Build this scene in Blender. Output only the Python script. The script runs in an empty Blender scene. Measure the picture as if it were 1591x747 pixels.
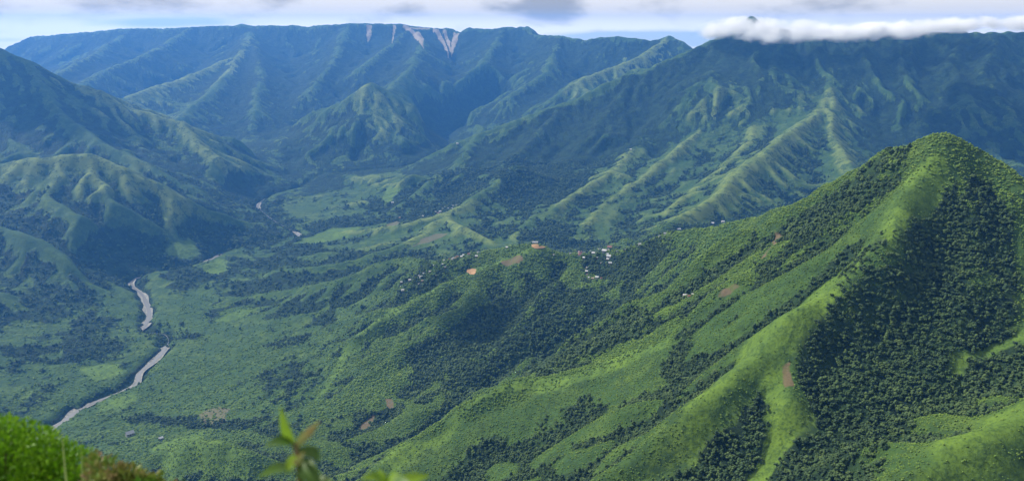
import bpy, bmesh, math, random, time
import numpy as np
from mathutils import Vector, Matrix
T0 = time.time()
D = bpy.data
sc = bpy.context.scene
COL = sc.collection

# ================================================================== camera
PITCH_DEG = 15.12
cam_d = D.cameras.new('camera'); cam = D.objects.new('camera', cam_d); COL.objects.link(cam)
cam_d.sensor_fit = 'HORIZONTAL'; cam_d.sensor_width = 36.0; cam_d.lens = 36.0 * 1249.0 / 1591.0
cam.location = (0, 0, 0); cam.rotation_euler = (math.radians(90 - PITCH_DEG), 0, 0)
cam_d.clip_start = .1; cam_d.clip_end = 200000
cam_d.dof.use_dof = True; cam_d.dof.focus_distance = 1800; cam_d.dof.aperture_fstop = 2.4
sc.camera = cam
sc.cycles.volume_bounces = 16

# ================================================================== light and exposure
SUN_EL, SUN_AZ = math.radians(43), math.radians(-62)      # azimuth from +Y (view direction) towards +X
sc.view_settings.view_transform = 'Standard'; sc.view_settings.look = 'None'
sc.view_settings.exposure = 0.48; sc.view_settings.gamma = 1.0
sun_d = D.lights.new('sun', 'SUN'); sun = D.objects.new('sun', sun_d); COL.objects.link(sun)
sun_d.energy = 4.9; sun_d.angle = math.radians(1.2); sun_d.color = (1.0, .94, .82)
sdir = Vector((math.sin(SUN_AZ) * math.cos(SUN_EL), math.cos(SUN_AZ) * math.cos(SUN_EL), math.sin(SUN_EL)))
sun.rotation_euler = sdir.to_track_quat('Z', 'Y').to_euler(); sun.location = sdir * 3000

world = D.worlds.new('World'); sc.world = world; world.use_nodes = True
def N(nt, kind, **kw):
    n = nt.nodes.new(kind)
    for k, v in kw.items():
        if k.startswith('i_'): n.inputs[k[2:].replace('_', ' ')].default_value = v
        else: setattr(n, k, v)
    return n
def L(nt, a, ao, b, bi): nt.links.new(a.outputs[ao], b.inputs[bi])
def math_(nt, op, a, b=None, c=None, clamp=False):
    n = nt.nodes.new('ShaderNodeMath'); n.operation = op; n.use_clamp = clamp
    for i, v in enumerate((a, b, c)):
        if v is None: continue
        if isinstance(v, (int, float)): n.inputs[i].default_value = v
        else: nt.links.new(v, n.inputs[i])
    return n.outputs[0]
def mixc(nt, fac, a, b, mode='MIX'):
    n = nt.nodes.new('ShaderNodeMix'); n.data_type = 'RGBA'; n.blend_type = mode
    for i, v in ((0, fac), (6, a), (7, b)):
        if isinstance(v, (int, float)): n.inputs[i].default_value = v
        elif isinstance(v, tuple): n.inputs[i].default_value = (*v, 1)
        else: nt.links.new(v, n.inputs[i])
    return n.outputs[2]
def srange(nt, v, a, b, lo=0.0, hi=1.0):
    n = nt.nodes.new('ShaderNodeMapRange'); n.interpolation_type = 'SMOOTHSTEP'
    n.inputs['From Min'].default_value = a; n.inputs['From Max'].default_value = b
    n.inputs['To Min'].default_value = lo; n.inputs['To Max'].default_value = hi
    nt.links.new(v, n.inputs['Value']); return n.outputs[0]

def build_sky():
    nt = world.node_tree; nt.nodes.clear()
    out = N(nt, 'ShaderNodeOutputWorld'); bg = N(nt, 'ShaderNodeBackground')
    sky = N(nt, 'ShaderNodeTexSky', sky_type='NISHITA', sun_disc=False)
    sky.sun_elevation = SUN_EL; sky.sun_rotation = SUN_AZ; sky.altitude = 1200; sky.dust_density = 1.5
    tc = N(nt, 'ShaderNodeTexCoord'); sep = N(nt, 'ShaderNodeSeparateXYZ'); L(nt, tc, 'Generated', sep, 0)
    el = sep.outputs[2]
    az = math_(nt, 'ARCTAN2', sep.outputs[0], sep.outputs[1])
    # cloud deck: wide flat-bottomed heaps low over the horizon, broken cover higher up
    mp = N(nt, 'ShaderNodeMapping'); mp.inputs['Scale'].default_value = (8, 8, 21); L(nt, tc, 'Generated', mp, 0)
    n1 = N(nt, 'ShaderNodeTexNoise'); n1.inputs['Scale'].default_value = 1.0; n1.inputs['Detail'].default_value = 7; n1.inputs['Roughness'].default_value = .55
    n1.inputs['Distortion'].default_value = .4
    L(nt, mp, 0, n1, 'Vector')
    n2 = N(nt, 'ShaderNodeTexNoise'); n2.inputs['Scale'].default_value = 2.1; n2.inputs['Detail'].default_value = 6; L(nt, mp, 0, n2, 'Vector')
    # (azimuth, elevation, half width, half height, amount): single clouds of the deck
    def blobs(lst):
        acc = None
        for px, py, wx, wy, amt in lst:
            a0 = math.atan((px - 795.5) / 1249.0 * 1.03); e0 = (36 - py) / 1290.0
            u = math_(nt, 'DIVIDE', math_(nt, 'SUBTRACT', az, a0), wx / 1249.0)
            v = math_(nt, 'DIVIDE', math_(nt, 'SUBTRACT', el, e0), wy / 1249.0)
            r = math_(nt, 'ADD', math_(nt, 'MULTIPLY', u, u), math_(nt, 'MULTIPLY', v, v))
            g = math_(nt, 'MULTIPLY', math_(nt, 'EXPONENT', math_(nt, 'MULTIPLY', r, -1)), amt)
            acc = g if acc is None else math_(nt, 'ADD', acc, g)
        return acc
    cover = math_(nt, 'SUBTRACT', 1.0, blobs([(300,35,110,9,1.1),(965,58,150,10,1.5),(0,58,150,5,.7),(1090,64,50,10,1.0)]))
    dark = blobs([(280,8,110,16,.75),(850,12,75,22,.95),(640,20,70,14,.35),(1010,22,60,8,.3),(20,14,40,12,.25),(1240,10,110,8,.2)])
    high = srange(nt, el, .04, .2, 0, -.45)
    cv = math_(nt, 'ADD', math_(nt, 'ADD', cover, high), math_(nt, 'MULTIPLY', math_(nt, 'SUBTRACT', n1.outputs[0], .5), 1.3))
    cm = srange(nt, cv, .05, .8)
    dk = math_(nt, 'ADD', dark, math_(nt, 'MULTIPLY', math_(nt, 'SUBTRACT', n2.outputs[0], .5), 2.2))
    ccol = mixc(nt, srange(nt, dk, 0, .95), (.69, .68, .68), (.33, .34, .37))
    # clear sky paling to a milky blue at the horizon
    low = srange(nt, el, -.02, .2)
    s2 = N(nt, 'ShaderNodeVectorMath', operation='SCALE'); L(nt, sky, 0, s2, 0); s2.inputs['Scale'].default_value = .075
    clear = mixc(nt, low, (.56, .68, .78), s2.outputs[0])
    gain = N(nt, 'ShaderNodeVectorMath', operation='SCALE'); nt.links.new(ccol, gain.inputs[0]); nt.links.new(srange(nt, el, -.006, .018, 1.55, 1.0), gain.inputs['Scale'])
    fin = mixc(nt, cm, clear, gain.outputs[0])
    L(nt, bg, 0, out, 0); nt.links.new(fin, bg.inputs[0]); bg.inputs[1].default_value = 1.0
build_sky()

def tag(o, label=None, cat=None, group=None, kind=None):
    for k, v in (('label', label), ('category', cat), ('group', group), ('kind', kind)):
        if v: o[k] = v
    return o
def mesh_obj(name, verts, faces, mat=None, parent=None, smooth=False):
    me = D.meshes.new(name)
    if isinstance(verts, np.ndarray):
        me.vertices.add(len(verts)); me.vertices.foreach_set('co', verts.astype(np.float32).ravel())
        k = faces.shape[1]
        me.loops.add(faces.size); me.loops.foreach_set('vertex_index', faces.astype(np.int32).ravel())
        me.polygons.add(len(faces)); me.polygons.foreach_set('loop_start', np.arange(0, faces.size, k, dtype=np.int32))
        me.update(calc_edges=True)
    else:
        me.from_pydata(verts, [], faces); me.update()
    if mat: me.materials.append(mat)
    if smooth: me.polygons.foreach_set('use_smooth', np.ones(len(me.polygons), bool))
    o = D.objects.new(name, me); COL.objects.link(o)
    if parent is not None: o.parent = parent
    return o
def fattr(me, name, arr):
    a = me.attributes.new(name, 'FLOAT', 'POINT'); a.data.foreach_set('value', np.asarray(arr, np.float32).ravel())
def new_mat(name):
    m = D.materials.new(name); m.use_nodes = True; nt = m.node_tree
    b = nt.nodes['Principled BSDF']; b.inputs['Specular IOR Level'].default_value = .25; b.inputs['Roughness'].default_value = .85
    return m, nt, b
# ------------------------------------------------------------------ numbers shared by everything
import numpy as np, math, random
F_PX, W_PX, H_PX = 1249.0, 1591.0, 747.0
PITCH = math.radians(15.12)
CP, SP = math.cos(PITCH), math.sin(PITCH)
rng = np.random.default_rng(7)

def ray(px, py):
    dx, dy = (px - W_PX / 2) / F_PX, -(py - H_PX / 2) / F_PX
    yd = CP + dy * SP
    return dx / yd, (-SP + dy * CP) / yd          # X and Z per metre of forward distance

def at(px, py, Y):
    a, b = ray(px, py)
    return (a * Y, Y, b * Y)

def at_z(px, py, z):                              # z measured for a slightly flatter view
    Y = -z / math.tan(math.radians(14.5) + math.atan((py - H_PX / 2) / F_PX))
    return at(px, py, Y)

# ------------------------------------------------------------------ noise
def _hash(ix, iy, seed):
    h = (ix.astype(np.int64) * 374761393 + iy.astype(np.int64) * 668265263 + seed * 1442695041) & 0xFFFFFFFF
    h = ((h ^ (h >> 13)) * 1274126177) & 0xFFFFFFFF
    h = h ^ (h >> 16)
    return (h & 0xFFFF).astype(np.float32) / 65535.0

def noise(x, y, seed=0):                          # gradient noise, about -1..1
    x = np.asarray(x, np.float64); y = np.asarray(y, np.float64)
    ix = np.floor(x); iy = np.floor(y)
    fx = (x - ix).astype(np.float32); fy = (y - iy).astype(np.float32)
    ix = ix.astype(np.int64); iy = iy.astype(np.int64)
    def g(ax, ay, dx, dy):
        a = _hash(ax, ay, seed) * 6.2831853
        return np.cos(a) * dx + np.sin(a) * dy
    u = fx * fx * fx * (fx * (fx * 6 - 15) + 10); v = fy * fy * fy * (fy * (fy * 6 - 15) + 10)
    a = g(ix, iy, fx, fy); b = g(ix + 1, iy, fx - 1, fy)
    c = g(ix, iy + 1, fx, fy - 1); d = g(ix + 1, iy + 1, fx - 1, fy - 1)
    return ((a + (b - a) * u) + ((c + (d - c) * u) - (a + (b - a) * u)) * v) * 1.5

def fbm(x, y, octv=4, seed=0, gain=.5):
    s = 0; a = 1.0; t = 0
    for k in range(octv):
        s = s + a * noise(x * 2 ** k, y * 2 ** k, seed + 17 * k); t += a; a *= gain
    return s / t

def ridged(x, y, octv=4, seed=0):
    s = 0; a = 1.0; t = 0
    for k in range(octv):
        s = s + a * (1 - np.abs(noise(x * 2 ** k, y * 2 ** k, seed + 31 * k)) * 1.6); t += a; a *= .5
    return s / t

def sstep(a, b, x):
    t = np.clip((x - a) / (b - a), 0, 1)
    return t * t * (3 - 2 * t)

# ------------------------------------------------------------------ ridge lines: (image x, image y, forward metres), slope
RIDGES = [
 # the peak on the right, its long crest to the village hill
 ([(1462,208,1000),(1425,212,1030),(1385,223,1080),(1345,244,1130),(1310,266,1180),(1240,308,1350),(1170,333,1550),(1100,347,1700),(1040,358,1830),(1000,372,1900),(950,387,1980),(900,396,2030),(868,392,2050),(835,379,2050),(800,377,2080),(767,384,2120),(720,392,2150),(677,400,2180),(634,422,2230),(600,445,2280),(560,462,2350),(500,488,2420),(430,500,2520)], .70),
 ([(1440,211,1000),(1466,207,985),(1500,209,980),(1528,220,970),(1555,238,950),(1591,262,930),(1700,330,900),(1850,420,860)], .75),
 ([(1462,209,1000),(1425,270,930),(1365,367,850),(1238,469,800),(1162,545,760),(1085,611,730),(960,700,700),(880,770,670)], .72),
 ([(1238,480,795),(1228,570,730),(1245,660,680),(1162,770,640)], .68),
 ([(1400,300,960),(1365,318,985),(1280,375,1000),(1200,422,1000),(1150,452,1020),(1060,504,1050),(977,537,1065),(916,558,1075),(881,566,1082),(835,573,1090),(784,585,1090),(733,612,1080),(682,645,1060),(632,674,1040),(590,710,1005),(530,770,955)], .7),
 ([(1500,330,900),(1520,400,840),(1480,480,780),(1450,560,720),(1400,640,680)], .6),
 ([(1750,400,850),(1640,490,780),(1570,525,740),(1492,596,700),(1430,650,670),(1390,710,630)], .65),
 ([(1800,520,640),(1700,565,600),(1591,612,560),(1530,640,540),(1490,665,530),(1440,705,510),(1400,760,490)], .55),
 # spurs below the village
 ([(1210,325,1480),(1170,375,1470),(1120,420,1450),(1060,465,1440),(1000,505,1440),(950,540,1440)], .62),
 ([(950,387,1980),(935,430,1880),(900,470,1800),(880,500,1740)], .5),
 ([(900,398,2030),(850,450,1860),(800,510,1720),(745,562,1620),(700,606,1520),(640,650,1440),(560,705,1400)], .5),
 ([(830,380,2050),(780,396,2040),(735,416,2020),(696,434,2010),(651,459,2010),(600,490,2010),(560,518,2000),(530,545,1990),(450,582,1950),(380,612,1900),(310,645,1850)], .5),
 ([(740,440,1960),(690,490,1850),(640,530,1780),(570,580,1700),(510,620,1650),(450,660,1600)], .45),
 ([(657,402,2420),(632,396,2480),(581,409,2500),(530,426,2500),(470,441,2550),(400,457,2600),(340,470,2650)], .5),
 ([(230,700,1400),(265,685,1380),(310,676,1350),(350,682,1330),(400,700,1300),(470,740,1250)], .62),
 ([(400,690,1400),(440,680,1420),(500,700,1380),(540,740,1310)], .6),
 # hill with fields behind the village hill
 ([(800,255,3900),(760,290,3700),(715,318,3500),(680,332,3450),(640,345,3400),(590,352,3400),(530,360,3450),(485,368,3500)], .45),
 ([(690,335,3420),(718,350,3150),(760,372,3000),(800,405,2850)], .45),
 ([(690,335,3420),(640,368,3100),(600,386,2950),(560,400,2850),(480,412,2800),(430,418,2820)], .42),
 # long crest falling left from the clouded peak, its spurs
 ([(1165,27,5400),(1110,60,5300),(1060,82,5200),(1000,108,5100),(940,130,5000),(880,160,4900),(840,172,4850),(794,187,4800),(749,207,4750),(708,222,4700),(657,247,4650),(606,267,4600),(530,281,4550),(470,299,4450),(425,314,4320)], .55),
 ([(880,160,4900),(820,220,4500),(775,265,4100),(760,292,3850)], .5),
 ([(657,247,4650),(610,290,4250),(560,320,4000),(520,345,3800)], .42),
 ([(749,207,4750),(700,265,4250),(650,300,3950),(600,330,3750)], .42),
 ([(1000,108,5100),(940,180,4700),(885,250,4300),(850,300,3700),(820,345,3250),(795,380,2950)], .52),
 ([(1110,60,5300),(1070,140,4950),(1030,180,4700),(988,222,4420),(940,270,3900),(890,300,3600),(855,325,3350)], .55),
 ([(1165,27,5400),(1150,90,5100),(1140,147,4800),(1100,190,4500),(1060,225,4200),(1000,270,3850),(950,312,3550),(900,352,3150)], .55),
 ([(1220,45,5330),(1215,130,4850),(1190,175,4500),(1150,235,3950),(1100,282,3550),(1040,320,3250)], .55),
 ([(1300,50,5250),(1295,95,5000),(1289,132,4650),(1273,173,4350),(1213,213,3850),(1162,254,3500),(1111,300,3150),(1060,335,2900),(1010,362,2700)], .55),
 ([(1289,140,4600),(1292,203,4100),(1314,235,3750),(1335,275,3400),(1300,320,3050)], .55),
 ([(1400,49,5200),(1400,120,4800),(1440,190,4300),(1485,240,4000),(1540,300,3600)], .55),
 ([(1350,60,5200),(1350,130,4750),(1390,200,4350),(1410,240,4100)], .52),
 ([(1550,50,5000),(1530,110,4600),(1570,180,4200),(1620,240,3900)], .55),
 ([(1500,49,5150),(1480,90,4800),(1500,150,4400),(1530,200,4150)], .5),
 ([(1165,27,5400),(1200,42,5350),(1240,51,5300),(1300,50,5250),(1400,49,5200),(1500,49,5150),(1591,49,5100),(1800,45,5000)], .5),
 # left mountains
 ([(-250,40,4400),(-100,56,4450),(0,74,4500),(40,92,4500),(80,122,4500),(150,140,4500),(200,168,4500),(280,188,4500),(330,216,4500),(380,248,4500),(420,266,4550),(455,282,4600),(485,294,4650)], .55),
 ([(40,92,4500),(90,170,4150),(150,215,3900),(210,245,3800),(260,270,3750)], .52),
 ([(150,140,4500),(230,235,4150),(300,276,3980),(370,312,3880),(400,328,3830)], .5),
 ([(280,188,4500),(330,240,4250),(380,290,4100),(405,305,4080)], .5),
 ([(-250,225,3300),(-100,245,3300),(0,253,3300),(60,243,3300),(140,238,3350),(190,255,3350),(250,286,3350),(300,311,3350),(340,337,3350),(375,368,3360)], .6),
 ([(20,255,3300),(72,306,3080),(145,347,2930),(200,382,2870),(245,425,2800)], .5),
 ([(100,242,3330),(145,296,3200),(202,325,3100),(260,362,3050),(305,395,3000)], .5),
 ([(240,280,3350),(290,340,3250),(340,375,3200)], .5),
 ([(-250,290,2950),(-100,330,2900),(0,350,2850),(40,362,2800),(100,396,2720),(160,441,2660),(205,482,2610)], .6),
 ([(-250,370,2500),(-100,420,2480),(0,452,2450),(60,492,2400),(125,538,2340)], .55),
 ([(-100,420,2480),(-60,500,2250),(-20,560,2100)], .5),
 # far massif
 ([(1080,80,7000),(1062,66,7050),(1040,56,7200),(1010,63,7300),(960,56,7400),(910,61,7600),(870,56,7800),(830,54,8400),(820,43,8600),(730,43,8800),(715,52,8900),(700,46,9000),(650,42,9000),(620,37,9000),(540,35,9000),(480,42,9100),(400,38,9200),(300,42,9300),(200,45,9500),(60,55,9900),(-150,58,10200),(-400,56,10400)], .6),
 ([(1040,58,7200),(1000,85,6750),(950,105,6450),(900,122,6250),(860,150,6050),(800,190,5900),(740,216,5750)], .5),
 ([(870,56,7800),(850,110,6800),(790,150,6300),(725,205,6050)], .5),
 ([(780,43,8700),(745,110,7000),(710,160,6400),(692,200,6150)], .5),
 ([(390,45,9200),(370,85,7700),(280,122,6600),(200,148,6000),(160,165,5700)], .5),
 ([(385,60,8600),(350,120,6700),(305,160,5900),(275,185,5500)], .5),
 ([(395,60,8700),(405,115,7000),(395,170,6000),(385,222,5500)], .5),
 ([(540,40,9000),(515,100,7300),(475,145,6600),(440,195,6100),(415,238,5800)], .5),
 ([(200,50,9500),(130,90,7700),(60,130,6600),(20,155,6100)], .5),
 ([(300,42,9300),(240,78,8000),(150,115,7000),(100,140,6500)], .5),
 ([(640,42,9000),(600,75,7900),(560,105,7100)], .5),
 ([(575,130,5550),(600,141,6000),(620,124,6500),(640,100,7000),(655,70,8000),(650,45,9000)], .5),
 ([(575,130,5550),(540,150,5450),(500,188,5330),(470,232,5160),(452,268,5020)], .5),
 ([(575,130,5550),(635,160,5500),(672,190,5450),(693,216,5400)], .6),
 ([(500,188,5330),(460,200,5500),(432,228,5400),(410,247,5300)], .6),
 ([(575,130,5550),(568,165,5360),(556,212,5150),(540,258,4980)], .45),
 ([(575,130,5550),(608,170,5400),(636,215,5230),(652,245,5100)], .45),
]
# river bed in image x, y and height below the eye
RIVER_PX = [(-260,800,-932),(-80,740,-930),(40,690,-928),(95,660,-927),(120,640,-926),(148,626,-925),(185,611,-924),(213,598,-923),(217,580,-922),(240,562,-921),(255,545,-920),(262,530,-920),(255,520,-919),(240,519,-919),(222,517,-918),(232,490,-915),(222,460,-910),(205,445,-907),(206,437,-905),(220,431,-904),(270,424,-901),(318,410,-897),(350,393,-894),(400,380,-892),(440,373,-889),(466,369,-885),(455,360,-883),(428,345,-879),(404,326,-873),(402,318,-870),(412,309,-866),(440,301,-862),(462,296,-860)]
RIVER = [at_z(*p) for p in RIVER_PX] + [(at(px_, 290, Yr)[0], Yr, zr_) for px_, Yr, zr_ in ((500,4700,-858),(560,4740,-855),(620,4800,-850),(670,4960,-845),(704,5230,-840),(702,5700,-830))] + [at(690,213,6400), (-200,7000,-760)]

# ------------------------------------------------------------------ base height grid, 12 m cells
GX0, GX1, GY0, GY1, GS = -7600.0, 7600.0, -900.0, 11200.0, 12.0
gx = np.arange(GX0, GX1, GS, dtype=np.float32); gy = np.arange(GY0, GY1, GS, dtype=np.float32)
NX, NY = len(gx), len(gy)

def seg_fields(P, X, Y, arc=False):
    """yields distance and interpolated height for each segment of a line"""
    run = 0.0
    for a, b in zip(P[:-1], P[1:]):
        dx, dy = b[0] - a[0], b[1] - a[1]
        L2 = dx * dx + dy * dy + 1e-6
        t = np.clip(((X - a[0]) * dx + (Y - a[1]) * dy) / L2, 0, 1)
        d = np.hypot(X - a[0] - t * dx, Y - a[1] - t * dy); z = a[2] + t * (b[2] - a[2])
        if arc: yield d, z, run + t * math.sqrt(L2), np.sign((X - a[0]) * dy - (Y - a[1]) * dx)
        else: yield d, z
        run += math.sqrt(L2)

def build_base():
    X, Y = np.meshgrid(gx, gy)
    # bend the plan a little so crests and hollows wander
    wx = X + 35 * fbm(X / 420, Y / 420, 3, 5) * sstep(600, 2500, Y) + 10 * fbm(X / 110, Y / 110, 2, 15)
    wy = Y + 35 * fbm(X / 420, Y / 420, 3, 9) * sstep(600, 2500, Y) + 10 * fbm(X / 110, Y / 110, 2, 19)
    # valley floor
    dr = np.full(X.shape, 1e9, np.float32); zr = np.full(X.shape, -900, np.float32)
    Xs, Ys = X[::4, ::4], Y[::4, ::4]
    d4 = np.full(Xs.shape, 1e9, np.float32); z4 = np.zeros(Xs.shape, np.float32)
    for d, z in seg_fields(RIVER, Xs, Ys):
        m = d < d4; d4 = np.where(m, d, d4); z4 = np.where(m, z, z4)
    up = lambda A: sample_lin(A, (X - GX0) / (4 * GS), (Y - GY0) / (4 * GS))
    dr = up(d4); zr = up(z4)
    floor = zr + np.maximum(dr - 25, 0) * (.065 + .085 * sstep(3000, 2500, Y)) + (14 + 16 * sstep(3000, 2500, Y)) * fbm(X / 260, Y / 260, 4, 3) * sstep(30, 300, dr)
    floor = np.minimum(floor, zr + 110 + 170 * sstep(3000, 2500, Y) + .015 * dr)
    floor = floor + np.clip(Y - 5900, 0, 2300) * .08 * sstep(100, 900, dr)
    floor = floor + (90 * (ridged(X / 520, Y / 520, 4, 33) - .45)) * sstep(120, 700, dr) * sstep(1500, 2600, Y)
    K = 7.0
    acc = np.exp(0 * floor); ref = floor.copy()
    H = floor.astype(np.float64)
    def smax(H, h, sl):
        a = H[sl]; m = np.maximum(a, h)
        H[sl] = m + K * np.log1p(np.exp(-np.abs(a - h) / K)) * sstep(0, 1, 1.0)
    lines = [([at(*p) for p in pts], s) for pts, s in RIDGES]
    lines.append(([(0, 0, -6), (60, -400, -10), (0, -3000, -60)], .72))
    for P, s in lines:
        reach = 2200.0
        i0 = max(int((min(p[0] for p in P) - reach - GX0) / GS), 0); i1 = min(int((max(p[0] for p in P) + reach - GX0) / GS), NX)
        j0 = max(int((min(p[1] for p in P) - reach - GY0) / GS), 0); j1 = min(int((max(p[1] for p in P) + reach - GY0) / GS), NY)
        if i1 <= i0 or j1 <= j0: continue
        sl = (slice(j0, j1), slice(i0, i1))
        far = sum(p[1] for p in P) / len(P)
        w = 4.0 + .0035 * max(p[1] for p in P)
        lam = 75.0 + .034 * far; lift = .34 if far > 5600 else (.40 if far > 1600 else .28)
        seed = int(abs(P[0][0])) % 97; ka = .85
        best = arcs = dist = None; L = 500.0
        wxs, wys = wx[sl].astype(np.float32), wy[sl].astype(np.float32)
        for d, z, a, sg in seg_fields(P, wxs, wys, True):
            de = np.sqrt(d * d + w * w) - w
            h = z - 1.4 * s * (ka * de + (1 - ka) * L * (1 - np.exp(-de / L)))
            if best is None: best, arcs, dist, side = h, a, d, sg
            else:
                m = h > best; best = np.where(m, h, best); arcs = np.where(m, a, arcs); dist = np.where(m, d, dist); side = np.where(m, sg, side)
        # side spurs run down from the crest, forking lower down
        u = arcs / lam + .55 * fbm(X[sl] / (lam * 1.7), Y[sl] / (lam * 1.7), 2, seed) + side * 7.3
        k1 = 1 - np.abs(noise(u, dist / (lam * 6) + seed, seed)) * 2.0
        k2 = 1 - np.abs(noise(u * 2.3, dist / (lam * 4) + seed, seed + 5)) * 2.0
        amp = np.minimum(dist, 2.2 * lam) * lift
        best = best + amp * ((k1 - .45) * sstep(.1 * lam, .9 * lam, dist) + .25 * (k2 - .5) * sstep(.8 * lam, 2.2 * lam, dist))
        smax(H, best, sl)
    # the river keeps its bed open through every spur
    bed = zr - 3 + np.maximum(dr - 22, 0) * .55 + np.maximum(dr - 150, 0) * 2
    H = np.minimum(H, bed)
    print('highest', H.max())
    return X, Y, H.astype(np.float32), dr, zr

def sample_lin(A, fx, fy):
    ny, nx = A.shape
    fx = np.clip(fx, 0, nx - 1.001); fy = np.clip(fy, 0, ny - 1.001)
    ix = fx.astype(np.int32); iy = fy.astype(np.int32); tx = (fx - ix).astype(np.float32); ty = (fy - iy).astype(np.float32)
    A = A.ravel(); k = iy * nx + ix
    return (A[k] * (1 - tx) + A[k + 1] * tx) * (1 - ty) + (A[k + nx] * (1 - tx) + A[k + nx + 1] * tx) * ty

def sample_cub(A, x, y):                          # smooth cubic B-spline reading of the grid at world x, y
    ny, nx = A.shape
    fx = np.clip((x - GX0) / GS, 1, nx - 3.001); fy = np.clip((y - GY0) / GS, 1, ny - 3.001)
    ix = fx.astype(np.int32); iy = fy.astype(np.int32); tx = (fx - ix).astype(np.float32); ty = (fy - iy).astype(np.float32)
    def wts(t):
        return ((1 - t) ** 3 / 6, (3 * t ** 3 - 6 * t ** 2 + 4) / 6, (-3 * t ** 3 + 3 * t ** 2 + 3 * t + 1) / 6, t ** 3 / 6)
    wx, wy = wts(tx), wts(ty); R = A.ravel(); out = 0
    for j in range(4):
        row = (iy + j - 1) * nx + ix - 1
        out = out + wy[j] * (wx[0] * R[row] + wx[1] * R[row + 1] + wx[2] * R[row + 2] + wx[3] * R[row + 3])
    return out

def blur(A, n):
    for _ in range(n):
        A = np.pad(A, 1, mode='edge'); A = (A[:-2] + 2 * A[1:-1] + A[2:]) / 4; A = (A[:, :-2] + 2 * A[:, 1:-1] + A[:, 2:]) / 4
    return A

def erode(H, batches=22, n=60000, steps=46):
    """rain drops carve gullies down the slopes"""
    H = H.astype(np.float32).copy(); ny, nx = H.shape
    inert, cap, dep, ero, evap, grav = .08, 5.0, .12, .22, .025, 4.0
    r = np.random.default_rng(3)
    for b in range(batches):
        # rain only where the terrain can be seen
        y = r.random(n) ** .8 * (ny - 60) + 40
        half = ((y * GS + GY0).clip(400) * .78 / GS).clip(0, nx / 2 - 10)
        x = nx / 2 + (r.random(n) * 2 - 1) * half
        x = x.astype(np.float32); y = y.astype(np.float32)
        dx = np.zeros(n, np.float32); dy = np.zeros(n, np.float32)
        vel = np.ones(n, np.float32); wat = np.ones(n, np.float32); sed = np.zeros(n, np.float32)
        for s in range(steps):
            R = H.ravel()
            x = np.clip(x, 2, nx - 4); y = np.clip(y, 2, ny - 4)
            ix = x.astype(np.int32); iy = y.astype(np.int32); u = x - ix; v = y - iy; k = iy * nx + ix
            a, bb, c, d = R[k], R[k + 1], R[k + nx], R[k + nx + 1]
            h = (a * (1 - u) + bb * u) * (1 - v) + (c * (1 - u) + d * u) * v
            gX = (bb - a) * (1 - v) + (d - c) * v; gY = (c - a) * (1 - u) + (d - bb) * u
            dx = dx * inert - gX * (1 - inert); dy = dy * inert - gY * (1 - inert)
            l = np.sqrt(dx * dx + dy * dy) + 1e-5; dx /= l; dy /= l
            x2 = np.clip(x + dx, 2, nx - 4); y2 = np.clip(y + dy, 2, ny - 4)
            jx = x2.astype(np.int32); jy = y2.astype(np.int32); p = x2 - jx; q = y2 - jy; m = jy * nx + jx
            h2 = (R[m] * (1 - p) + R[m + 1] * p) * (1 - q) + (R[m + nx] * (1 - p) + R[m + nx + 1] * p) * q
            dh = h2 - h
            C = np.maximum(-dh, .15) * vel * wat * cap / 6
            over = (sed > C) | (dh > 0)
            amt_d = np.where(dh > 0, np.minimum(dh, sed), (sed - C) * dep) * over
            amt_e = np.minimum((C - sed) * ero, -dh).clip(0) * (~over)
            delta = amt_d - amt_e; sed -= delta
            w4 = np.concatenate([delta * (1 - u) * (1 - v), delta * u * (1 - v), delta * (1 - u) * v, delta * u * v])
            k4 = np.concatenate([k, k + 1, k + nx, k + nx + 1])
            H += np.clip(np.bincount(k4, w4, minlength=nx * ny), -.35, .35).reshape(ny, nx).astype(np.float32)
            vel = np.sqrt(np.maximum(vel * vel - dh * grav / 12, .05)).clip(0, 4); wat *= 1 - evap
            x, y = x2, y2
    return H
# ================================================================== the land
X, Y, H, DR, ZR = build_base()
H = H + 26 * fbm(X / 420, Y / 420, 4, 44) * sstep(6800, 8600, Y) + 9 * fbm(X / 150, Y / 150, 4, 40) * sstep(25, 200, DR) + (7 + 9 * sstep(2500, 4500, Y)) * (ridged(X / 90, Y / 90, 3, 50) - .5) * sstep(25, 200, DR)
H0 = H.copy()
E = erode(H)
E = H0 + np.clip(E - H0, -28, 16)
H = blur(E, 1).astype(np.float32)
H = np.where(DR < 24, np.minimum(H, ZR - 2), H)
# how far the land stands out above its surroundings (crests +, hollows -)
_b7, _b30 = blur(H, 7), blur(H, 30); _b90 = blur(_b30, 70)
CURV = np.where(Y > 2800, (H - _b90) / 13 + (H - _b7) / 9, (H - _b30) / 6 + (H - _b7) / 3)
print('base', round(time.time() - T0, 1))

def hfine(x, y):
    r = np.hypot(x, y)
    h = sample_cub(H, x, y)
    near = sstep(40, 200, r)
    h = h + near * (1.6 * fbm(x / 34, y / 34, 4, 70) + .5 * fbm(x / 6, y / 6, 2, 71))
    cone = -1.75 - .66 * np.maximum(r - 1.0, 0) + .12 * fbm(x / 1.5, y / 1.5, 3, 72)
    k = sstep(30, 90, r)
    return cone * (1 - k) + h * k

def hit(px, py, ymin=300, ymax=11000):
    """where the sight line through an image point meets the land"""
    a, b = ray(px, py)
    Ys = np.exp(np.linspace(math.log(ymin), math.log(ymax), 3000))
    below = b * Ys < hfine(a * Ys, Ys)
    if not below.any(): return None
    i = int(np.argmax(below)); lo, hi = Ys[max(i - 1, 0)], Ys[i]
    for _ in range(12):
        m = (lo + hi) / 2
        if b * m < float(hfine(np.array([a * m]), np.array([m]))[0]): hi = m
        else: lo = m
    return Vector((a * hi, hi, b * hi))

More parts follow.
